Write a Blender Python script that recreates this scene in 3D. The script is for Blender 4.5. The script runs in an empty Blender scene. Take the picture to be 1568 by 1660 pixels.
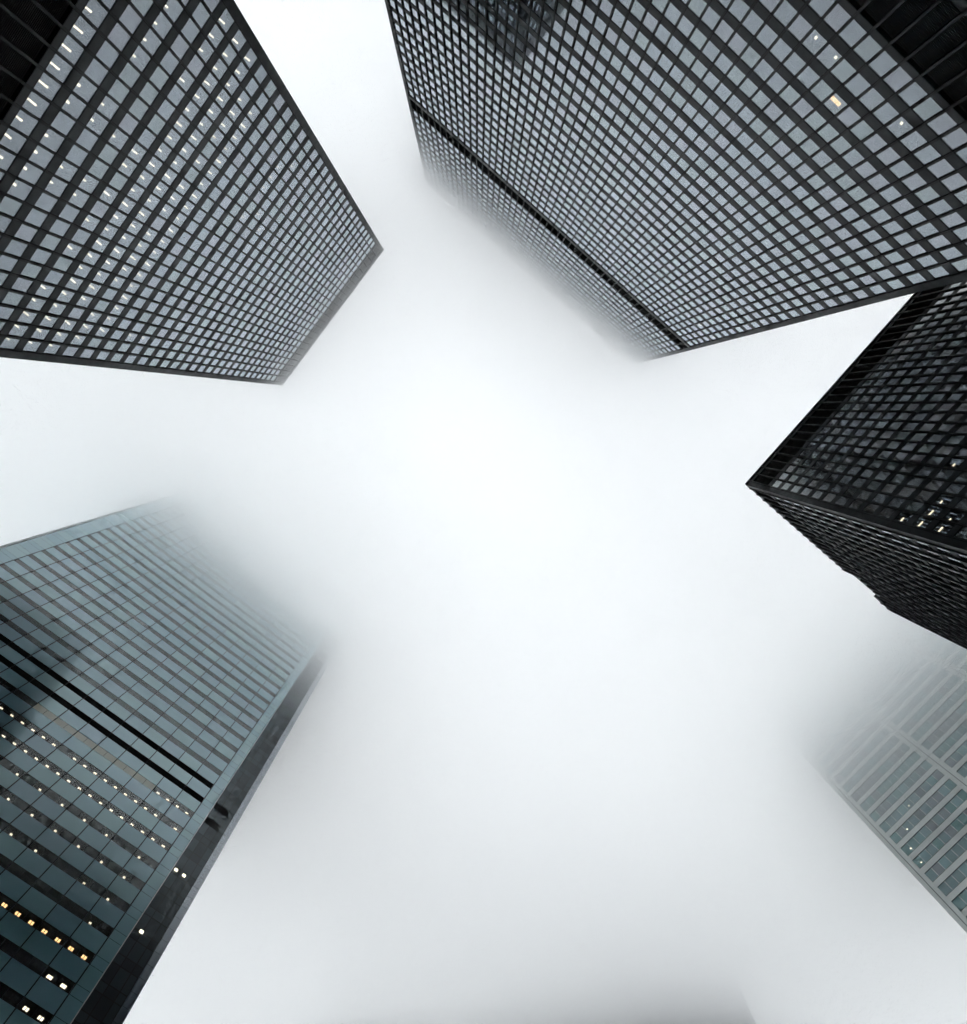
import bpy, math, random
from mathutils import Matrix, Vector

random.seed(11)
S = bpy.context.scene
C = S.collection

# ------------------------------------------------------------------ camera
# world: camera eye is the origin of heights (the plaza lies at z = -1.6)
RX = (0.7729757663541099, -0.6344104184568726, -0.005646732032978535)
RY = (0.6195621433630417, 0.7567405042366773, -0.20853431314537513)
RZ = (0.13656945171109952, 0.15769346911332538, 0.9779987498245253)
FPX, CXP, CYP, PW, PH = 1252.80, 780.69, 923.30, 1568.0, 1660.0
cam_d = bpy.data.cameras.new("camera")
cam = bpy.data.objects.new("camera", cam_d)
C.objects.link(cam)
cam.matrix_world = Matrix(((RX[0], -RY[0], -RZ[0], 0), (RX[1], -RY[1], -RZ[1], 0),
                           (RX[2], -RY[2], -RZ[2], 0), (0, 0, 0, 1)))
cam_d.sensor_fit = 'HORIZONTAL'
cam_d.sensor_width = 36.0
cam_d.lens = 36.0 * FPX / PW
cam_d.shift_x = (PW / 2 - CXP) / PW
cam_d.shift_y = (CYP - PH / 2) / PW
cam_d.clip_start = 0.1
cam_d.clip_end = 6000
S.camera = cam

# ------------------------------------------------------------------ light
SUN_EL, SUN_AZ = math.radians(88), math.radians(215)
SKY_STRENGTH = 0.05
w = bpy.data.worlds.new("World")
S.world = w
w.use_nodes = True
wn, wl = w.node_tree.nodes, w.node_tree.links
for n in list(wn):
    wn.remove(n)
sky = wn.new('ShaderNodeTexSky')
sky.sky_type = 'NISHITA'
sky.sun_disc = False
sky.sun_elevation = SUN_EL
sky.sun_rotation = SUN_AZ
sky.air_density = 1.0
sky.dust_density = 4.0
hs = wn.new('ShaderNodeHueSaturation')      # thick overcast: the blue of the clear sky is gone
hs.inputs['Saturation'].default_value = 0.12
mixw = wn.new('ShaderNodeMix')
mixw.data_type = 'RGBA'
mixw.inputs['Factor'].default_value = 0.88
mixw.inputs['B'].default_value = (2.3, 2.5, 2.75, 1)
bg = wn.new('ShaderNodeBackground')
bg.inputs['Strength'].default_value = SKY_STRENGTH
wo = wn.new('ShaderNodeOutputWorld')
wl.new(sky.outputs[0], hs.inputs['Color'])
wl.new(hs.outputs[0], mixw.inputs['A'])
geo = wn.new('ShaderNodeNewGeometry')
sep = wn.new('ShaderNodeSeparateXYZ')
mrw = wn.new('ShaderNodeMapRange')          # the light above the fog comes more from the sides than from overhead
mrw.inputs['From Min'].default_value = -0.05; mrw.inputs['From Max'].default_value = -1.0
mrw.inputs['To Min'].default_value = 1.5; mrw.inputs['To Max'].default_value = 0.4
scl = wn.new('ShaderNodeVectorMath'); scl.operation = 'SCALE'
wl.new(geo.outputs['Incoming'], sep.inputs[0]); wl.new(sep.outputs['Z'], mrw.inputs['Value'])
wl.new(mixw.outputs['Result'], scl.inputs[0]); wl.new(mrw.outputs[0], scl.inputs['Scale'])
wl.new(scl.outputs[0], bg.inputs['Color'])
wl.new(bg.outputs[0], wo.inputs['Surface'])

sd = bpy.data.lights.new("sun", 'SUN')
sd.energy = 1.5
sd.angle = math.radians(16)
sd.color = (0.955, 0.985, 1.0)
sun = bpy.data.objects.new("sun", sd)
sun.rotation_euler = (math.pi / 2 - SUN_EL, 0, math.pi - SUN_AZ)
C.objects.link(sun)

S.view_settings.view_transform = 'Standard'
S.view_settings.look = 'None'
S.view_settings.exposure = 1.78
S.view_settings.gamma = 1.0
cy = S.cycles
cy.use_denoising = True
cy.denoiser = 'OPENIMAGEDENOISE'
cy.max_bounces = 18
cy.diffuse_bounces = 2
cy.glossy_bounces = 5
cy.transmission_bounces = 4
cy.transparent_max_bounces = 12
cy.volume_bounces = 16
cy.use_adaptive_sampling = True
cy.adaptive_threshold = 0.06
cy.adaptive_min_samples = 12
cy.caustics_reflective = False
cy.caustics_refractive = False
cy.filter_width = 1.5
cy.sample_clamp_indirect = 0.6

# ------------------------------------------------------------------ helpers
def px(p):
    """photo pixel of a world point (only used to find which panes show largest)"""
    x = sum(a * b for a, b in zip(RX, p)); y = sum(a * b for a, b in zip(RY, p)); z = sum(a * b for a, b in zip(RZ, p))
    if z < 0.1:
        return None
    return CXP + FPX * x / z, CYP + FPX * y / z


def shown(quad):
    """area in photo pixels of a quad, 0 when its middle is outside the frame"""
    q = [px(p) for p in quad]
    if None in q:
        return 0
    mx = sum(a[0] for a in q) / 4; my = sum(a[1] for a in q) / 4
    if not (-8 < mx < PW + 8 and -8 < my < PH + 8):
        return 0
    return abs(sum(q[i][0] * q[(i + 1) % 4][1] - q[(i + 1) % 4][0] * q[i][1] for i in range(4))) / 2


class MB:
    """collects quads and boxes, then links them as ONE mesh object"""
    def __init__(s):
        s.v = []; s.f = []; s.m = []

    def quad(s, pts, mi=0):
        n = len(s.v); s.v += [tuple(p) for p in pts]; s.f.append((n, n + 1, n + 2, n + 3)); s.m.append(mi)

    def hexa(s, p, mi=0):
        n = len(s.v); s.v += [tuple(q) for q in p]
        for a in ((0, 3, 2, 1), (4, 5, 6, 7), (0, 1, 5, 4), (1, 2, 6, 5), (2, 3, 7, 6), (3, 0, 4, 7)):
            s.f.append(tuple(n + i for i in a)); s.m.append(mi)

    def box(s, x0, x1, y0, y1, z0, z1, mi=0):
        s.hexa([(x0, y0, z0), (x1, y0, z0), (x1, y1, z0), (x0, y1, z0), (x0, y0, z1), (x1, y0, z1), (x1, y1, z1), (x0, y1, z1)], mi)

    def build(s, name, mats, parent=None, smooth=False):
        if not s.f:
            return None
        o0 = parent_origin(parent)
        me = bpy.data.meshes.new(name)
        me.from_pydata([(a - o0[0], b - o0[1], c - o0[2]) for a, b, c in s.v], [], s.f)
        if not isinstance(mats, (list, tuple)):
            mats = [mats]
        for m in mats:
            me.materials.append(m)
        me.polygons.foreach_set('material_index', s.m)
        if smooth:
            me.polygons.foreach_set('use_smooth', [True] * len(s.f))
        me.update()
        ob = bpy.data.objects.new(name, me)
        C.objects.link(ob)
        if parent:
            ob.parent = parent
        return ob


def parent_origin(p):
    return tuple(p.location) if p else (0, 0, 0)


def thing(name, loc, label, cat, group=None):
    o = bpy.data.objects.new(name, None)
    o.location = loc
    o['label'] = label; o['category'] = cat
    if group:
        o['group'] = group
    C.objects.link(o)
    return o


class Face:
    """a facade: a point at (u along it, d out of it, z up)"""
    def __init__(s, o, u, n):
        s.o = o; s.u = u; s.n = n

    def p(s, u, d, z):
        return (s.o[0] + s.u[0] * u + s.n[0] * d, s.o[1] + s.u[1] * u + s.n[1] * d, z)

    def box(s, mb, u0, u1, d0, d1, z0, z1, mi=0):
        mb.hexa([s.p(u0, d0, z0), s.p(u1, d0, z0), s.p(u1, d1, z0), s.p(u0, d1, z0),
                 s.p(u0, d0, z1), s.p(u1, d0, z1), s.p(u1, d1, z1), s.p(u0, d1, z1)], mi)

    def rect(s, u0, u1, z0, z1, d, tilt=0.0):
        a = random.uniform(-tilt, tilt); b = random.uniform(-tilt, tilt)
        return [s.p(u0, d - a - b, z0), s.p(u1, d + a - b, z0), s.p(u1, d + a + b, z1), s.p(u0, d - a + b, z1)]


# ------------------------------------------------------------------ materials
def new_mat(name):
    m = bpy.data.materials.new(name); m.use_nodes = True
    nt = m.node_tree
    for n in list(nt.nodes):
        nt.nodes.remove(n)
    out = nt.nodes.new('ShaderNodeOutputMaterial')
    return m, nt, out


def grit(nt, scale, lo, hi):
    """slow uneven weathering: a value between lo and hi"""
    tc = nt.nodes.new('ShaderNodeTexCoord')
    nz = nt.nodes.new('ShaderNodeTexNoise'); nz.inputs['Scale'].default_value = scale; nz.inputs['Detail'].default_value = 5
    mr = nt.nodes.new('ShaderNodeMapRange')
    mr.inputs['From Min'].default_value = 0.3; mr.inputs['From Max'].default_value = 0.7
    mr.inputs['To Min'].default_value = lo; mr.inputs['To Max'].default_value = hi
    nt.links.new(tc.outputs['Object'], nz.inputs['Vector']); nt.links.new(nz.outputs['Fac'], mr.inputs['Value'])
    return mr


def painted(name, col, rough=0.5, metal=0.0, spec=0.4, var=0.25, scale=0.35):
    m, nt, out = new_mat(name)
    b = nt.nodes.new('ShaderNodeBsdfPrincipled')
    b.inputs['Roughness'].default_value = rough; b.inputs['Metallic'].default_value = metal
    b.inputs['Specular IOR Level'].default_value = spec
    g = grit(nt, scale, 1 - var, 1 + var)
    mul = nt.nodes.new('ShaderNodeVectorMath'); mul.operation = 'SCALE'; mul.inputs[0].default_value = col
    nt.links.new(g.outputs[0], mul.inputs['Scale']); nt.links.new(mul.outputs[0], b.inputs['Base Color'])
    g2 = grit(nt, scale * 3, rough * 0.85, min(1, rough * 1.2)); nt.links.new(g2.outputs[0], b.inputs['Roughness'])
    nt.links.new(b.outputs[0], out.inputs['Surface'])
    return m


def glass(name, tint, under, r0=0.005, r1=0.985, power=1.75, wave=0.0, clear=0.0, rough=0.012):
    """coated curtain-wall glass: mirror share rises with the angle; behind it a dark room, or an open one (clear)"""
    m, nt, out = new_mat(name)
    lw = nt.nodes.new('ShaderNodeLayerWeight'); lw.inputs['Blend'].default_value = 0.5
    pw = nt.nodes.new('ShaderNodeMath'); pw.operation = 'POWER'; pw.inputs[1].default_value = power
    mr = nt.nodes.new('ShaderNodeMath'); mr.operation = 'MULTIPLY_ADD'; mr.inputs[1].default_value = r1; mr.inputs[2].default_value = r0
    gl = nt.nodes.new('ShaderNodeBsdfGlossy'); gl.inputs['Roughness'].default_value = rough; gl.inputs['Color'].default_value = (*tint, 1)
    if clear:
        un = nt.nodes.new('ShaderNodeBsdfTransparent'); un.inputs['Color'].default_value = (clear, clear, clear, 1)
    else:
        un = nt.nodes.new('ShaderNodeBsdfDiffuse'); un.inputs['Color'].default_value = (*under, 1)
    mx = nt.nodes.new('ShaderNodeMixShader')
    nt.links.new(lw.outputs['Facing'], pw.inputs[0]); nt.links.new(pw.outputs[0], mr.inputs[0])
    nt.links.new(mr.outputs[0], mx.inputs[0]); nt.links.new(un.outputs[0], mx.inputs[1]); nt.links.new(gl.outputs[0], mx.inputs[2])
    if wave:
        tc = nt.nodes.new('ShaderNodeTexCoord')
        nz = nt.nodes.new('ShaderNodeTexNoise'); nz.inputs['Scale'].default_value = 0.9; nz.inputs['Detail'].default_value = 1.5
        bp = nt.nodes.new('ShaderNodeBump'); bp.inputs['Strength'].default_value = wave; bp.inputs['Distance'].default_value = 0.05
        nt.links.new(tc.outputs['Object'], nz.inputs['Vector']); nt.links.new(nz.outputs['Fac'], bp.inputs['Height'])
        nt.links.new(bp.outputs[0], gl.inputs['Normal'])
    nt.links.new(mx.outputs[0], out.inputs['Surface'])
    return m


def emit(name, col, strength):
    m, nt, out = new_mat(name)
    e = nt.nodes.new('ShaderNodeEmission'); e.inputs['Color'].default_value = (*col, 1); e.inputs['Strength'].default_value = strength
    nt.links.new(e.outputs[0], out.inputs['Surface'])
    return m


def volume(name, density, aniso=0.0, col=(0.997, 0.9985, 1.0)):
    m, nt, out = new_mat(name)
    v = nt.nodes.new('ShaderNodeVolumePrincipled')
    v.inputs['Color'].default_value = (*col, 1); v.inputs['Density'].default_value = density
    v.inputs['Anisotropy'].default_value = aniso
    nt.links.new(v.outputs[0], out.inputs['Volume'])
    return m


M_STEEL = painted('black_steel', (0.010, 0.015, 0.016), 0.42, spec=0.11)
M_SPAN = painted('black_spandrel', (0.017, 0.023, 0.027), 0.42, spec=0.13)
M_LOUV = painted('louvre_black', (0.034, 0.036, 0.036), 0.8, spec=0.1)
M_BLACK = painted('black_frame', (0.004, 0.005, 0.006), 0.6, spec=0.1)
M_CORE = painted('dark_room', (0.012, 0.012, 0.012), 0.9, spec=0.1)
M_ROOF = painted('roof_felt', (0.08, 0.08, 0.085), 0.9, spec=0.2)
M_LEDGE = painted('pale_ledge', (0.33, 0.36, 0.35), 0.6, spec=0.3)
WA = [glass('glass_grey', (0.83, 0.92, 1.0), (0.012, 0.014, 0.016), wave=0.003, rough=0.02),
      glass('glass_green', (0.82, 0.925, 0.97), (0.015, 0.019, 0.020), wave=0.003, rough=0.02),
      glass('glass_violet', (0.855, 0.915, 1.0), (0.016, 0.017, 0.022), wave=0.003, rough=0.02)]
W_CLEAR = glass('glass_lit_room', (0.84, 0.925, 1.0), (0, 0, 0), clear=0.6, wave=0.003, rough=0.02)
WC = [glass('glass_west_grey', (0.93, 0.965, 1.0), (0.068, 0.078, 0.088), rough=0.07),
      glass('glass_west_green', (0.90, 0.965, 0.96), (0.075, 0.088, 0.088), rough=0.07),
      glass('glass_west_brown', (0.95, 0.95, 0.95), (0.080, 0.076, 0.076), rough=0.07)]
M_LAMP = emit('ceiling_lamp_white', (1.0, 0.90, 0.64), 0.80)
M_LAMPW = emit('ceiling_lamp_warm', (1.0, 0.62, 0.27), 0.72)

# ------------------------------------------------------------------ ground
g = MB()
g.quad([(-900, -900, -1.6), (900, -900, -1.6), (900, 900, -1.6), (-900, 900, -1.6)])
go = g.build('plaza_ground', painted('granite_paving', (0.52, 0.52, 0.50), 0.7, var=0.2, scale=0.5))
go['kind'] = 'structure'


# ------------------------------------------------------------------ black steel and glass towers
def mies_tower(name, label, x0, x1, y0, y1, faces, rows, mech, z_roof, mats, lit, main, gd=-0.03, fl=0.15, z_base=8.0, notch=None, ledges=None, lamp_dir='in', lamp_rule=None):
    """faces: list of (face, length, corner, n modules); rows: list of (z bottom, z top) of the windows;
    mech: list of (z0, z1) louvred floors; main: indices of the faces the photo shows"""
    root = thing(name, ((x0 + x1) / 2, (y0 + y1) / 2, -1.6), label, 'skyscraper', 'black steel and glass towers round the plaza')
    GD = gd                          # glass lies back of the spandrel face
    # dark inner core, 3 m behind the facade
    core = MB(); core.box(x0 + 3.2, x1 - 3.2, y0 + 3.2, y1 - 3.2, -1.6, z_roof - 9.0 if notch else z_roof - 1.0)
    core.build('core', M_CORE, root)
    lob = MB(); lob.box(x0 + 2.2, x1 - 2.2, y0 + 2.2, y1 - 2.2, -1.58, z_base)
    lob.build('lobby_glass', mats[0], root)
    rf = MB()
    if not notch:
        rf.box(x0 + 0.02, x1 - 0.02, y0 + 0.02, y1 - 0.02, z_roof - 0.9, z_roof)
        rf.box(x0 + 8, x1 - 8, y0 + 8, y1 - 8, z_roof + 0.01, z_roof + 0.6)
    else:
        rf.box(x0 + 1.2, x1 - 1.2, y0 + 1.2, y1 - 1.2, z_roof - 6.0, z_roof - 5.4)
    rf.build('roof', M_ROOF, root)
    # spandrel rings: one per floor, a slab 3 m deep so that ceilings show through lit windows
    edges = []
    solid = sorted([(a, b, 'w') for a, b in rows] + [(a, b, 'm') for a, b in mech])
    zc = z_base
    for a, b, k in solid:
        if a > zc + 0.01:
            edges.append((zc, a))
        zc = b
    edges.append((zc, z_roof - (0.9 if not notch else 0.2)))
    for a, b in edges:
        sp = MB()
        sp.box(x0, x1, y0, y0 + 3.1, a, b); sp.box(x0, x1, y1 - 3.1, y1, a, b)
        sp.box(x0, x0 + 3.1, y0 + 3.1, y1 - 3.1, a, b); sp.box(x1 - 3.1, x1, y0 + 3.1, y1 - 3.1, a, b)
        if notch and b > notch[2] - 0.5:
            continue
        for fi, (F, Ln, cn, nm) in enumerate(faces):      # black window frames along both edges
            F.box(sp, 0.9, Ln - 0.9, 0.0015, 0.008, a + 0.001, a + 0.09, 1); F.box(sp, 0.9, Ln - 0.9, 0.0015, 0.008, b - 0.06, b - 0.001, 1)
        sp.build('spandrel', [M_SPAN, M_BLACK], root)
        # the thin drip edge above each row of windows
    if notch:
        # top floors: screens with the gap left open
        na, nb, nz = notch[0], notch[1], notch[2]
        a, b = edges[-1]
        cap = MB()
        for fi, (F, Ln, cn, nm) in enumerate(faces):
            e0 = 0.0 if fi % 2 == 0 else 1.0
            if fi == notch[3]:
                F.box(cap, e0, na, -1.0, 0, a, b); F.box(cap, nb, Ln - e0, -1.0, 0, a, b)
            else:
                F.box(cap, e0, Ln - e0, -1.0, 0, a, b)
                if fi in (0, 2):
                    F.box(cap, 0.0, Ln, 0.002, fl + 0.04, b - 0.35, b + 0.05)
        cap.build('parapet', M_SPAN, root)
    # louvred mechanical floors
    for a, b in mech:
        lv = MB()
        for fi, (F, Ln, cn, nm) in enumerate(faces):
            e0 = 0.3 if fi % 2 == 0 else 1.3
            segs = [(e0, Ln - e0)]
            if notch and fi == notch[3] and b > notch[2]:
                F.box(lv, notch[0], notch[1], -1.3, -0.3, a, notch[2])
                segs = [(e0, notch[0]), (notch[1], Ln - e0)]
            for s0, s1 in segs:
                F.box(lv, s0, s1, -1.3, -0.3, a, b)
                z = a + 0.12
                while z < b - 0.1:
                    F.box(lv, s0, s1, -0.3, -0.26, z, z + 0.07); z += 0.18
        lv.build('louvre_band', M_LOUV, root)
        if ledges:
            for zz, hh in ledges:
                if abs(zz - a) < 3:
                    lg = MB()
                    for fi, (F, Ln, cn, nm) in enumerate(faces):
                        F.box(lg, 0.8, Ln - 0.8, 0.002, 0.10, zz, zz + hh)
                    lg.build('ledge', M_LEDGE, root)
    # corner columns, full height
    zt = z_roof - 0.9 if not notch else z_roof - 0.3
    cn = faces[0][2]
    for cx, cyy in ((x0, y0), (x1, y0), (x1, y1), (x0, y1)):
        sx = 1 if cx == x0 else -1; sy = 1 if cyy == y0 else -1
        m = MB()
        ax, bx = sorted((cx - 0.035 * sx, cx + (cn - 0.11) * sx)); ay, by = sorted((cyy - 0.035 * sy, cyy + (cn - 0.11) * sy))
        m.box(ax, bx, ay, by, z_base - 9.55, zt)
        m.build('corner_column', M_STEEL, root)
    # roof cap
    cp = MB(); o_ = 0.16
    if not notch:
        cp.box(x0 - o_, x1 + o_, y0 - o_, y0 + 0.5, z_roof - 0.45, z_roof + 0.05); cp.box(x0 - o_, x1 + o_, y1 - 0.5, y1 + o_, z_roof - 0.45, z_roof + 0.05)
        cp.box(x0 - o_, x0 + 0.5, y0 + 0.5, y1 - 0.5, z_roof - 0.45, z_roof + 0.05); cp.box(x1 - 0.5, x1 + o_, y0 + 0.5, y1 - 0.5, z_roof - 0.45, z_roof + 0.05)
        cp.build('roof_edge', M_STEEL, root)
    # mullions: wall plate and I-beam, one mesh each on the faces in view
    rest_m = MB(); count = 0
    wins = []; lamps = []
    for fi, (F, Ln, cn, nm) in enumerate(faces):
        mod = (Ln - 2 * cn) / nm
        for k in range(nm + 1):
            u = cn + mod * k
            mb = MB() if (fi in main and count < 100) else rest_m
            z_hi = z_roof - (1.0 if not notch else 0.3)
            if notch and fi == notch[3] and notch[0] - 0.2 < u < notch[1] + 0.2:
                z_hi = notch[2]
            F.box(mb, u - 0.115, u + 0.115, -0.16, 0.012, z_base, z_hi, 1)          # wall plate
            z_tip = z_hi + (0.55 if not notch else 0.0)
            F.box(mb, u - 0.010, u + 0.010, 0.012, fl, z_base - 1.4, z_tip)    # web
            F.box(mb, u - 0.085, u + 0.085, fl, fl + 0.022, z_base - 1.4, z_tip)    # flange
            if mb is not rest_m:
                mb.build('mullion', [M_STEEL, M_BLACK], root); count += 1
        for r, (a, b) in enumerate(rows):
            for k in range(nm):
                u0 = cn + mod * k + 0.11; u1 = cn + mod * (k + 1) - 0.11
                q = F.rect(u0, u1, a - 0.02, b + 0.02, GD, 0.0012)
                is_lit = fi in lit and (r, k) in lit[fi]
                ar = shown(q) if fi in main else 0
                mi = 3 if is_lit else random.choices((0, 1, 2), (5, 3, 3))[0]
                wins.append((ar, fi, q, mi))
                if is_lit:
                    L = lit[fi][(r, k)]
                    l = MB()
                    uc = (u0 + u1) / 2 + L[0]
                    if L[4] == 'along':
                        F.box(l, uc - L[3] / 2, uc + L[3] / 2, -L[1] - 0.16, -L[1], b - 0.10, b - 0.05)
                    else:
                        F.box(l, uc - L[3] / 2, uc + L[3] / 2, -L[2], -L[1], b - 0.10, b - 0.05)
                    lamps.append((ar, l, M_LAMPW if L[5] else M_LAMP))
    rm = rest_m.build('mullion', [M_STEEL, M_BLACK], root)
    if rm:
        rm['kind'] = 'stuff'
    order = sorted(range(len(wins)), key=lambda i: -wins[i][0])
    top = set(i for i in order[:100] if wins[i][0] > 0)
    rest = MB()
    for i in order:
        ar, fi, q, mi = wins[i]
        if i in top:
            m = MB(); m.quad(q, mi); m.build('window', [mats[0], mats[1], mats[2], W_CLEAR], root)
        else:
            rest.quad(q, mi)
    ro = rest.build('window', [mats[0], mats[1], mats[2], W_CLEAR], root)
    ro['kind'] = 'stuff'
    lamps.sort(key=lambda t: -t[0])
    rl = MB()
    for i, (ar, l, mt) in enumerate(lamps):
        if i < 100:
            l.build('ceiling_light', mt, root)
        else:
            n = len(rl.v); rl.v += l.v; rl.f += [tuple(a + n for a in f) for f in l.f]; rl.m += l.m
    rlo = rl.build('ceiling_light', M_LAMP, root)
    if rlo:
        rlo['kind'] = 'stuff'
    return root


def box_faces(x0, x1, y0, y1, cn, nx, ny):
    """faces 0: x = x1, 1: y = y1, 2: x = x0, 3: y = y0; u runs so that n points outwards"""
    return [(Face((x1, y0, 0), (0, 1, 0), (1, 0, 0)), y1 - y0, cn, ny),
            (Face((x1, y1, 0), (-1, 0, 0), (0, 1, 0)), x1 - x0, cn, nx),
            (Face((x0, y1, 0), (0, -1, 0), (-1, 0, 0)), y1 - y0, cn, ny),
            (Face((x0, y0, 0), (1, 0, 0), (0, -1, 0)), x1 - x0, cn, nx)]


def rows_from(z0, step, n, h):
    return [(z0 + step * k, z0 + step * k + h) for k in range(n)]


# tower on the left of the photo (183 m): its east face looks at the camera
AX = -37.66
ra = rows_from(60.0, 3.715, 31, 2.39)
rlow = rows_from(48.9 - 3.66 * 9, 3.66, 10, 2.4)
a_lit_rows = {1: [9, 10, 11, 12, 14, 15], 2: [10, 11, 14, 15, 18, 19, 20, 21], 3: [10, 11, 14],
              4: [0, 1, 2, 3, 4, 7, 9, 11, 13, 14, 19, 21, 22, 23], 5: list(range(24)),
              6: [0, 1, 2, 4, 5, 6, 7, 8, 9, 10, 11, 12, 13, 14, 15, 16, 17, 18, 19, 20, 21, 22, 23],
              7: [1, 2, 3, 6, 7, 8, 9, 10, 12, 13, 14, 16, 18, 19, 20, 21], 8: list(range(2, 22)),
              10: [2], 11: [2], 12: [15, 18, 19, 20], 13: [16, 21], 14: [15], 0: list(range(24))}
litA = {}
for r, cols in a_lit_rows.items():
    for k in cols:
        kk = 23 - k                      # photo columns counted from the north end
        slope = (ra[r][1]) / 37.66
        dwin = 2.35 / slope               # depth at which the ceiling drops behind the sill
        if r == 0:
            d0 = 0.68 + (0.25 if k in (11, 12, 18) else 0.0); d1 = 2.2
        elif r <= 3:
            d0 = dwin - 0.24; d1 = d0 + 0.5
        elif r <= 8:
            d0 = dwin - (0.36 + 0.12 * ((k * 7 + r * 3) % 3)); d1 = d0 + 0.9
        else:
            d0 = dwin - 0.3; d1 = d0 + 0.5
        litA.setdefault((len(rlow) + r, kk), (0.08, d0, d1, 0.15 if r != 1 else 0.2, 'in', False))
mies_tower('skyscraper', 'black grid tower with many small ceiling lights behind its windows and a dark top band',
           AX - 62.5, AX, -13.0, 25.16,
           box_faces(AX - 62.5, AX, -13.0, 25.16, 0.79, 40, 24), rlow + ra, [(52.2, 59.05), (175.3, 181.9)], 183.7, WA, {0: litA}, (0,))

# tower at the top of the photo (223 m): its north face looks at the camera
BY = -36.3
rb1 = rows_from(59.37, 3.695, 28, 2.36)
rb2 = rows_from(169.4, 3.78, 14, 2.4)
nlow = len(rlow)
litB = {}
for (r, k, du, d0, d1, wd, warm) in ((1, 15, 0.1, 0.85, 1.05, 0.2, 0), (1, 14, -0.5, 0.85, 1.05, 0.2, 0), (2, 12, 0.0, 0.65, 0.95, 0.95, 1), (1, 11, 0.5, 0.9, 1.1, 0.2, 0),
                                     (1, 9, -0.1, 0.85, 1.05, 0.2, 0), (1, 8, 0.4, 0.85, 1.05, 0.2, 0), (1, 4, 0.0, 0.9, 1.1, 0.2, 0), (23, 2, 0.0, 0.35, 0.7, 0.3, 0), (23, 0, -0.4, 0.35, 0.7, 0.3, 0)):
    litB[(nlow + r, k)] = (du, d0, d1, wd, 'in', warm)
BX0, BX1 = -47.15, 26.9
mies_tower('skyscraper', 'largest black grid tower, its top fading into cloud above a thin black band',
           BX0, BX1, BY - 38.2, BY,
           box_faces(BX0, BX1, BY - 38.2, BY, 0.78, 48, 24), rlow + rb1 + rb2, [(52.2, 58.5), (163.75, 168.4)], 225.4, WA, {1: litB}, (1,),
           ledges=[(162.45, 0.22), (163.1, 0.30)])

# lower tower at the right edge (128 m)
CX, CY = 42.8, -18.3
rc = [(116.45 - 3.58 * k, 118.85 - 3.58 * k) for k in range(31)][::-1]
litC = {}
for (r, k, du, d, wd, warm) in ((10, 0, 0.0, 0.55, 0.7, 1), (11, 0, -0.2, 0.5, 0.9, 1), (11, 1, 0.0, 0.5, 1.1, 1), (11, 2, 0.0, 0.5, 0.5, 1), (11, 0, 0.0, 0.5, 1.0, 1),
                                (12, 0, 0.0, 0.5, 0.9, 1), (12, 1, -0.2, 0.5, 0.4, 1), (10, 5, 0.2, 0.6, 0.5, 1)):
    litC[(30 - r, k)] = (du, d, d + 0.2, wd * 0.7, 'along', 0)
nyC = 46
CL = 0.85 * 2 + 1.487 * nyC
CW = 0.9 * 2 + 1.545 * 21
x0, x1, y0, y1 = CX, CX + CW, CY - CL, CY
fc = [(Face((x1, y0, 0), (0, 1, 0), (1, 0, 0)), CL, 0.85, nyC), (Face((x1, y1, 0), (-1, 0, 0), (0, 1, 0)), CW, 0.85, 21),
      (Face((x0, y1, 0), (0, -1, 0), (-1, 0, 0)), CL, 0.85, nyC), (Face((x0, y0, 0), (1, 0, 0), (0, -1, 0)), CW, 0.85, 21)]
na, nb, nz = x1 - 73.0, x1 - 65.6, 124.2
rootC = mies_tower('skyscraper', 'darkest black tower at the right edge, two faces showing, below the thin fog',
                   x0, x1, y0, y1, fc, rc, [(120.3, 126.9)], 128.6, WC, {2: litC}, (2, 1), notch=(na, nb, nz, 1), gd=-0.04, fl=0.18)
# pale glass screen standing in the roof gap of the north face
m = MB()
F1 = fc[1][0]
m.hexa([F1.p(na + 0.6, -0.30, nz + 1.2), F1.p(nb, -0.30, nz), F1.p(nb, -0.24, nz), F1.p(na + 0.6, -0.24, nz + 1.2),
        F1.p(na + 0.6, -0.30, nz + 2.2), F1.p(nb, -0.30, 127.4), F1.p(nb, -0.24, 127.4), F1.p(na + 0.6, -0.24, nz + 2.2)])
mg, nt, out = new_mat('frosted_screen')
t1 = nt.nodes.new('ShaderNodeBsdfTransparent'); t1.inputs['Color'].default_value = (0.90, 0.96, 0.95, 1)
t2 = nt.nodes.new('ShaderNodeBsdfTranslucent'); t2.inputs['Color'].default_value = (0.75, 0.86, 0.84, 1)
mx = nt.nodes.new('ShaderNodeMixShader'); mx.inputs[0].default_value = 0.45
nt.links.new(t1.outputs[0], mx.inputs[1]); nt.links.new(t2.outputs[0], mx.inputs[2]); nt.links.new(mx.outputs[0], out.inputs['Surface'])
m.build('glass_screen', mg, rootC)
m = MB()
for t in (0.0, 0.5):
    zA, zB = nz + 2.2 + t * 0, 127.4 - t * 1.6
    m.hexa([F1.p(na + 0.6, -0.36, zA - 0.08 - t), F1.p(nb, -0.36, zB - 0.08), F1.p(nb, -0.22, zB - 0.08), F1.p(na + 0.6, -0.22, zA - 0.08 - t),
            F1.p(na + 0.6, -0.36, zA + 0.02 - t), F1.p(nb, -0.36, zB + 0.02), F1.p(nb, -0.22, zB + 0.02), F1.p(na + 0.6, -0.22, zA + 0.02 - t)])
m.build('screen_rail', M_LEDGE, rootC)


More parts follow.
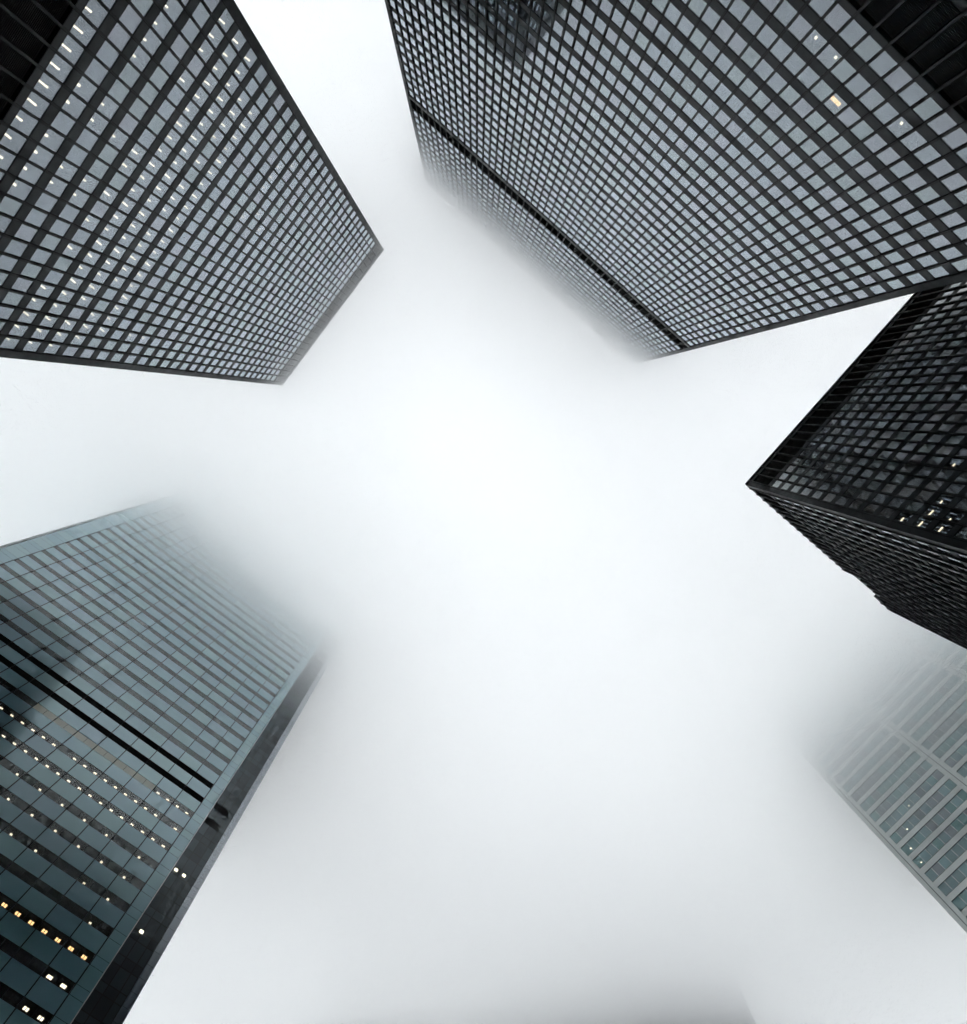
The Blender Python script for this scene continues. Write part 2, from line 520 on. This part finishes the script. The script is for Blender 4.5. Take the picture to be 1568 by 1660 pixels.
# ------------------------------------------------------------------ teal glass tower, lower left
EY = 65.4
E_X0, E_L, E_R, E_X1, E_C0, E_C1 = -44.9, -41.62, 4.6, 6.25, 9.70, 10.65
PITCH, E_Z0 = 3.909, 58.22
W_E = [glass('e_window_grey', (0.80, 0.86, 0.86), (0.016, 0.018, 0.017), r0=0.04, r1=0.58, wave=0.005, rough=0.02),
       glass('e_window_green', (0.76, 0.86, 0.84), (0.022, 0.026, 0.024), r0=0.04, r1=0.58, wave=0.005, rough=0.02)]
W_EC = glass('e_window_lit', (0.8, 0.86, 0.86), (0, 0, 0), r0=0.04, r1=0.58, clear=0.7)
E_SP = [glass('e_panel_teal', (0.78, 0.93, 1.0), (0.16, 0.31, 0.35), r0=0.09, r1=0.90, power=1.8, wave=0.005, rough=0.02),
        glass('e_panel_teal_b', (0.78, 0.94, 0.97), (0.175, 0.33, 0.36), r0=0.09, r1=0.90, power=1.8, wave=0.005, rough=0.02),
        glass('e_panel_teal_c', (0.80, 0.92, 1.0), (0.15, 0.29, 0.34), r0=0.09, r1=0.90, power=1.8, wave=0.005, rough=0.02)]
E_BLIND = glass('e_window_blind', (0.8, 0.86, 0.86), (0.62, 0.61, 0.48), r0=0.04, r1=0.58, wave=0.005, rough=0.02)
E_MUL = painted('e_mullion', (0.010, 0.016, 0.018), 0.5, spec=0.08)
E_METAL = painted('e_corner_metal', (0.42, 0.45, 0.46), 0.35, metal=0.8)
E_LITE = glass('e_wing_glass', (0.9, 0.95, 1.0), (0.10, 0.12, 0.15), r0=0.14, r1=0.8)
rootE = thing('skyscraper', ((E_X0 + E_C1) / 2, EY + 22, -1.6), 'teal glass tower with dark window stripes and warm lamps, its top dissolving into cloud', 'skyscraper')
FE = Face((E_R, EY, 0), (-1, 0, 0), (0, -1, 0))         # u from the right edge leftwards, out = towards the camera
NM = 15
MOD = (E_R - E_L) / NM
core = MB(); core.box(E_X0 + 0.5, 3.4, EY + 3.4, EY + 44, -1.6, 207); core.box(3.45, E_C1 - 0.3, EY + 4.2, EY + 44, -1.6, 207)
core.build('core', M_CORE, rootE)
ZTOP_E = 209.0
kmin, kmax = -14, 37
MECH_E = (10, 11)
LIT_E = {6: [1, 4, 6, 8, 10, 12, 16, 20], 5: [1, 3, 5, 7, 9, 11], 4: [1, 3, 7, 9], 3: [1], 7: list(range(0, 28)), 8: [0, 2, 3, 4, 5, 6, 7, 8, 9, 10, 12, 13, 14, 15, 16, 17, 18, 19, 21, 22, 24],
         9: [0, 1, 2, 3], 2: [0, 1, 2, 3, 4, 5, 6, 7], 1: [0, 1], 0: [0, 1]}
BANDH = 1.33
for k in range(kmin, kmax + 1):
    zb = E_Z0 + PITCH * k; zt = zb + BANDH
    zn = zb + PITCH
    if k in MECH_E:
        m = MB(); FE.box(m, 0.03, E_R - E_L - 0.03, -0.6, -0.16, zb, zt)
        z = zb + 0.1
        while z < zt - 0.08:
            FE.box(m, 0.03, E_R - E_L - 0.03, -0.16, -0.06, z, z + 0.04); z += 0.2
        m.build('louvre_band', M_LOUV, rootE)
    else:
        m = MB()
        for i in range(2 * NM):
            u0 = MOD / 2 * i; u1 = u0 + MOD / 2
            lit_ = k in LIT_E and i in LIT_E[k]
            mi = 2 if lit_ else random.choice((0, 0, 1))
            if k == 9 and 4 <= i <= 15:
                mi = 3
            m.quad(FE.rect(u0, u1, zb, zt, -0.03, 0.002), mi)
            FE.box(m, u0 - 0.02, u0 + 0.02, -0.028, -0.008, zb, zt, 4)
            if lit_:
                l = MB(); uc = (u0 + u1) / 2
                warm = k == 2
                wdt, dep, s0 = (0.56, 0.40, 0.75) if k <= 2 else ((0.30, 0.26, 0.85) if k <= 6 else (0.44, 0.20, 0.78))
                if k >= 3:
                    s0 = min(s0, (BANDH - 0.06) / (zt / EY) - 0.3)
                for sgn in (-1, 1):
                    a_ = uc + sgn * wdt / 4
                    hw = wdt / 4 - (0.03 if k != 1 else 0.008)
                    FE.box(l, a_ - hw, a_ + hw, -s0 - dep, -s0, zt - 0.08, zt - 0.04)
                l.build('ceiling_light', M_LAMPW if warm else M_LAMP, rootE)
        m.build('window_band', [W_E[0], W_E[1], W_EC, E_BLIND, E_MUL], rootE)
    # light panels from this band up to the next, backed by the floor slab
    if k < kmax:
        sl = MB()
        FE.box(sl, 0.0, E_R - E_L, -3.3, -0.06, zt, zn, 0)
        for i in range(NM):
            FE_q = FE.rect(MOD * i + 0.02, MOD * (i + 1) - 0.02, zt + 0.015, zn - 0.015, 0.0, 0.0012)
            sl.quad(FE_q, 1 + (0 if random.random() < .5 else random.choice((1, 2))))
        sl.build('spandrel', [M_CORE] + E_SP, rootE)
for i in range(NM + 1):
    m = MB(); u = MOD * i
    FE.box(m, u - 0.06, u + 0.06, -0.10, 0.04, E_Z0 + PITCH * kmin, ZTOP_E)
    m.build('mullion', E_MUL, rootE)
# corner strips of light glass with a joint at every band edge
for (ua, ub) in ((-(E_X1 - E_R), -0.05), (E_R - E_L + 0.05, E_R - (E_X0 + 0.45))):
    m = MB()
    FE.box(m, ua, ub, -0.6, -0.05, -1.6, ZTOP_E - 1.5, 1)
    for k in range(kmin, kmax):
        zb = E_Z0 + PITCH * k; zt = zb + BANDH; zn = zb + PITCH
        for (a, b) in ((zb, zt), (zt, zn)):
            m.quad(FE.rect(ua + 0.03, ub - 0.02, a + 0.025, b - 0.025, 0.0, 0.001), 0 if random.random() < .6 else 2)
    m.build('corner_strip', [E_SP[0], E_MUL, E_SP[1]], rootE)
m = MB(); m.box(E_X1 - 0.05, E_X1 + 0.04, EY - 0.03, EY + 0.05, -1.6, ZTOP_E - 1.5)
m.build('corner_trim', E_METAL, rootE)
m = MB(); m.box(E_X0, E_X0 + 0.42, EY - 0.02, EY + 1.0, -1.6, ZTOP_E - 1.5)
m.build('corner_column', E_METAL, rootE)
# recessed corner, 2.1 m back, with its own window bands
FR = Face((E_C0, EY + 2.1, 0), (-1, 0, 0), (0, -1, 0))
m = MB(); m.box(E_X1 - 0.4, E_X1 - 0.01, EY + 0.06, EY + 2.2, -1.6, ZTOP_E - 1.5)
m.build('return_wall', E_SP[2], rootE)
RW = [glass('e_recess_panel', (0.62, 0.68, 0.72), (0.062, 0.074, 0.084), r0=0.02, r1=0.45, rough=0.08), glass('e_recess_panel_b', (0.56, 0.62, 0.64), (0.050, 0.058, 0.064), r0=0.02, r1=0.45, rough=0.08)]
for k in range(kmin, kmax):
    zb = E_Z0 + PITCH * k; zt = zb + BANDH; zn = zb + PITCH
    m = MB()
    FR.box(m, 0.0, E_C0 - E_X1 + 0.3, -0.5, -0.06, zb, zn, 2)
    for (u0, u1) in ((0.05, 0.82), (0.92, 2.14), (2.24, 3.44)):
        for (a, b, s_) in ((zb, zt, 0), (zt, zn, 1)):
            mi = random.choice((0, 1))
            if s_ == 0 and k in MECH_E and u0 > 0.5:
                mi = 2
            m.quad(FR.rect(u0, u1, a + 0.07, b - 0.07, 0.0, 0.0008), mi)
    m.build('recessed_window_band', [RW[0], RW[1], M_LOUV], rootE)
for (x, z) in ((6.9, 86.3), (8.1, 86.25), (7.4, 75.2)):
    l = MB(); l.box(x - 0.22, x + 0.22, EY + 1.98, EY + 2.06, z - 0.2, z + 0.2); l.build('ceiling_light', M_LAMP, rootE)
m = MB(); m.box(E_C0, E_C1, EY + 1.95, EY + 4.0, -1.6, ZTOP_E - 1.5, 0)
for k in range(kmin * 2, kmax * 2):
    z = E_Z0 + PITCH * k / 2
    m.box(E_C0 - 0.005, E_C1 + 0.005, EY + 1.945, EY + 2.4, z, z + 0.04, 1)
m.build('wing_column', [E_LITE, E_MUL], rootE)
m = MB(); m.box(E_X0 - 0.2, E_C1 + 0.1, EY - 0.06, EY + 44.2, ZTOP_E - 1.5, ZTOP_E + 1)
m.build('roof', M_ROOF, rootE)
m = MB(); m.box(E_X0, E_X0 + 0.44, EY + 1.05, EY + 44, -1.6, ZTOP_E - 1.6)
m.build('side_wall', E_SP[0], rootE)

# ------------------------------------------------------------------ pale steel tower, lower right
DX = 111.0
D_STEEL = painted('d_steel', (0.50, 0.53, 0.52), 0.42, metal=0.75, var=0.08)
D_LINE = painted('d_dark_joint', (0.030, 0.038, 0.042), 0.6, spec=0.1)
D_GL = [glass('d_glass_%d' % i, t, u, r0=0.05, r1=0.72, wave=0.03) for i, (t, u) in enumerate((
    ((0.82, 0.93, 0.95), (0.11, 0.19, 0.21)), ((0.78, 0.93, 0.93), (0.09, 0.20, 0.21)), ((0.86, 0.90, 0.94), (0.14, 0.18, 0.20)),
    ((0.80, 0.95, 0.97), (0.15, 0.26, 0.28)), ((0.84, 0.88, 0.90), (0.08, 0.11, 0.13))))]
rootD = thing('skyscraper', (DX + 20, -30, -1.6), 'pale steel tower with teal ribbon windows, fading into fog behind the darkest tower', 'skyscraper')
FD = Face((DX, 14.0, 0), (0, -1, 0), (-1, 0, 0))     # u runs from the near corner to the right of the photo
D_LEN = 78.0
m = MB(); m.box(DX + 0.7, DX + 38, 14 - D_LEN, 13.4, -1.6, 212)
m.build('core', M_CORE, rootD)
ZS, SP = 108.7, 3.897
EDGE = 1.6
BAYS = [(EDGE, 17.1), (18.9, 34.4), (36.2, 51.7), (53.5, 69.0)]
rest_s = MB(); rest_w = MB()
for k in range(-26, 23):
    z0 = ZS + SP * k; z1 = z0 + 1.30; z2 = z0 + SP
    for bi, (a, b) in enumerate(BAYS):
        seen = -3 <= k <= 18 and bi < 3
        m = MB() if seen else rest_s
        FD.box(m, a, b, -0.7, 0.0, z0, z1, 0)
        FD.box(m, a, b, -0.7, -0.02, z0 - 0.12, z0, 1); FD.box(m, a, b, -0.7, -0.02, z1, z1 + 0.12, 1)
        if seen:
            m.build('spandrel', [D_STEEL, D_LINE], rootD)
        m = MB() if seen else rest_w
        n = 10; st = (b - a) / n
        base = random.choice((0, 1, 2, 0))
        for i in range(n):
            mi = base if random.random() < 0.45 else random.choices((0, 1, 2, 3, 4), (4, 3, 3, 2, 1))[0]
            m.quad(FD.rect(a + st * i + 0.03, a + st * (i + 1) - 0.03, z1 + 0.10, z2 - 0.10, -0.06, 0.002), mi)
            FD.box(m, a + st * i - 0.03, a + st * i + 0.03, -0.5, -0.045, z1 + 0.13, z2 - 0.13, 5)
        if seen:
            m.build('window_band', D_GL + [D_STEEL], rootD)
rest_s.build('spandrel', [D_STEEL, D_LINE], rootD)['kind'] = 'stuff'
rest_w.build('window_band', D_GL + [D_STEEL], rootD)['kind'] = 'stuff'
for (a, b) in ((0.0, EDGE), (17.1, 18.9), (34.4, 36.2), (51.7, 53.5), (69.0, 70.8)):
    m = MB()
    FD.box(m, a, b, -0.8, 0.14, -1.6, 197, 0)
    g0 = a + (b - a) * 0.5
    FD.box(m, g0 - 0.06, g0 + 0.06, 0.13, 0.145, -1.6, 197, 1)
    m.build('pilaster', [D_STEEL, D_LINE], rootD)
m = MB()
FD.box(m, 0.0, 70.8, -0.6, 0.02, 196, 213, 0)
m.build('louvre_band', M_LOUV, rootD)
m = MB(); m.box(DX - 0.2, DX + 38, 14 - D_LEN, 14.1, 213, 215)
m.build('roof', M_ROOF, rootD)
m = MB(); m.box(DX + 0.1, DX + 38, 13.42, 14.0, -1.6, 212.9)
m.build('side_wall', D_STEEL, rootD)
for (pxx, u, z) in ((0, 3.0, 124.5), (0, 5.0, 128.2), (0, 2.6, 121.2), (0, 8.4, 135.8)):
    kk = math.floor((z - ZS) / SP)
    l = MB(); zz = ZS + SP * kk + 2.2
    FD.box(l, u - 0.1, u + 0.1, -0.05, -0.03, zz - 0.12, zz + 0.12)
    l.build('ceiling_light', M_LAMP, rootD)


# ------------------------------------------------------------------ two far towers, almost lost in the cloud
def far_tower(label, x0, x1, y0, y1, zt, turn):
    root = thing('skyscraper', ((x0 + x1) / 2, (y0 + y1) / 2, -1.6), label, 'skyscraper', 'far towers drowned in the cloud')
    m = MB(); m.box(x0 + 0.3, x1 - 0.3, y0 + 0.3, y1 - 0.3, -1.6, zt - 2); m.build('core', M_LOUV, root)
    for k in range(30, int(zt / 4) - 1):
        m = MB(); z = k * 4.0
        m.box(x0, x1, y0, y0 + 0.25, z, z + 1.6); m.box(x0, x0 + 0.25, y0 + 0.25, y1 - 0.25, z, z + 1.6)
        m.box(x0, x1, y1 - 0.25, y1, z, z + 1.6); m.box(x1 - 0.25, x1, y0 + 0.25, y1 - 0.25, z, z + 1.6)
        m.build('spandrel', M_SPAN, root)
    for (a, b) in ((x0, y0), (x1, y0), (x1, y1), (x0, y1)):
        m = MB(); m.box(a - 0.4, a + 0.4, b - 0.4, b + 0.4, -1.6, zt); m.build('corner_column', M_STEEL, root)
    n = int((y1 - y0) / 6)
    for i in range(1, n):
        m = MB(); y = y0 + (y1 - y0) * i / n; m.box(x0 - 0.05, x0 + 0.28, y - 0.3, y + 0.3, -1.6, zt - 3); m.build('mullion', M_STEEL, root)
    n = int((x1 - x0) / 6)
    for i in range(1, n):
        m = MB(); x = x0 + (x1 - x0) * i / n; m.box(x - 0.3, x + 0.3, y0 - 0.05, y0 + 0.28, -1.6, zt - 3); m.build('mullion', M_STEEL, root)
    m = MB(); m.box(x0 + 0.2, x1 - 0.2, y0 + 0.2, y1 - 0.2, zt - 2, zt - 0.5); m.build('roof', M_ROOF, root)
    root.rotation_euler = (0, 0, math.radians(turn))
    return root


far_tower('larger and darker of the two blurred towers in fog at the bottom edge', 119.1, 196.1, 103.1, 143.1, 252, -54.2)
far_tower('fainter blurred tower in fog at the bottom edge, left of the darker one', 88, 152, 151.5, 191.5, 250, -34.4)


# ------------------------------------------------------------------ low cloud: nested closed bodies of even density, each starting a little higher
def lerp(a, b, t):
    return a + (b - a) * t


ANCH = [(0, -36, 173), (-44, -38, 172), (24, -38, 172), (-38, 5, 152), (-10, 65, 127), (8, 66, 124), (-45, 66, 138), (111, 0, 119), (111, -50, 116), (150, 108, 154), (110, 160, 156), (175, 105, 150), (56, -74, 84), (40, -86, 88), (27, -37, 166), (45, -20, 150), (0, 0, 165), (-100, 0, 170), (0, -150, 172), (-100, 150, 160), (300, 0, 140), (0, 300, 160)]


def base_z(x, y):
    s = 0; t = 0
    for ax, ay, az in ANCH:
        w_ = 1.0 / (((x - ax) ** 2 + (y - ay) ** 2) + 300.0) ** 1.5
        s += w_ * az; t += w_
    return s / t


THICK = 54.0
LAYERS = 8
DZ = 6.5
DK = 0.0148
N = 44
for L in range(LAYERS):
    v = []; f = []
    half = 620.0 - 2 * L
    cs = []
    for i in range(N + 1):
        t = 2 * i / N - 1
        cs.append(half * math.copysign(abs(t) ** 1.9, t))
    for j, y in enumerate(cs):
        for i, x in enumerate(cs):
            wob = 3.0 * math.sin(x * 0.045 + 1.3 * L + y * 0.021) + 2.6 * math.sin(y * 0.06 - 0.8 * L + x * 0.017) + 1.6 * math.sin(x * 0.11 - y * 0.09 + 2.1 * L)
            v.append((x, y, base_z(x, y) + DZ * (L + 0.5) + wob))
    nb_ = len(v)
    for j, y in enumerate(cs):
        for i, x in enumerate(cs):
            v.append((x, y, base_z(x, y) + THICK + 0.10 * (172 - base_z(x, y)) + 2.0 * math.sin(x * 0.03 + 1) * math.cos(y * 0.037) + 0.8 * (LAYERS - L)))
    for j in range(N):
        for i in range(N):
            a = j * (N + 1) + i
            f.append((a, a + N + 1, a + N + 2, a + 1))
            f.append((nb_ + a, nb_ + a + 1, nb_ + a + N + 2, nb_ + a + N + 1))
    for i in range(N):
        a = i; b = i + 1; f.append((a, b, nb_ + b, nb_ + a))
        a = N * (N + 1) + i; b = a + 1; f.append((b, a, nb_ + a, nb_ + b))
        a = i * (N + 1); b = a + N + 1; f.append((b, a, nb_ + a, nb_ + b))
        a = i * (N + 1) + N; b = a + N + 1; f.append((a, b, nb_ + b, nb_ + a))
    me = bpy.data.meshes.new('low_cloud')
    me.from_pydata(v, [], f); me.update()
    me.materials.append(volume('cloud_layer_%d' % L, DK, 0.5))
    ob = bpy.data.objects.new('low_cloud', me)
    C.objects.link(ob)
    ob['kind'] = 'stuff'; ob['label'] = 'white low cloud swallowing the tops of the towers'; ob['category'] = 'cloud'; ob['group'] = 'low cloud over the towers'
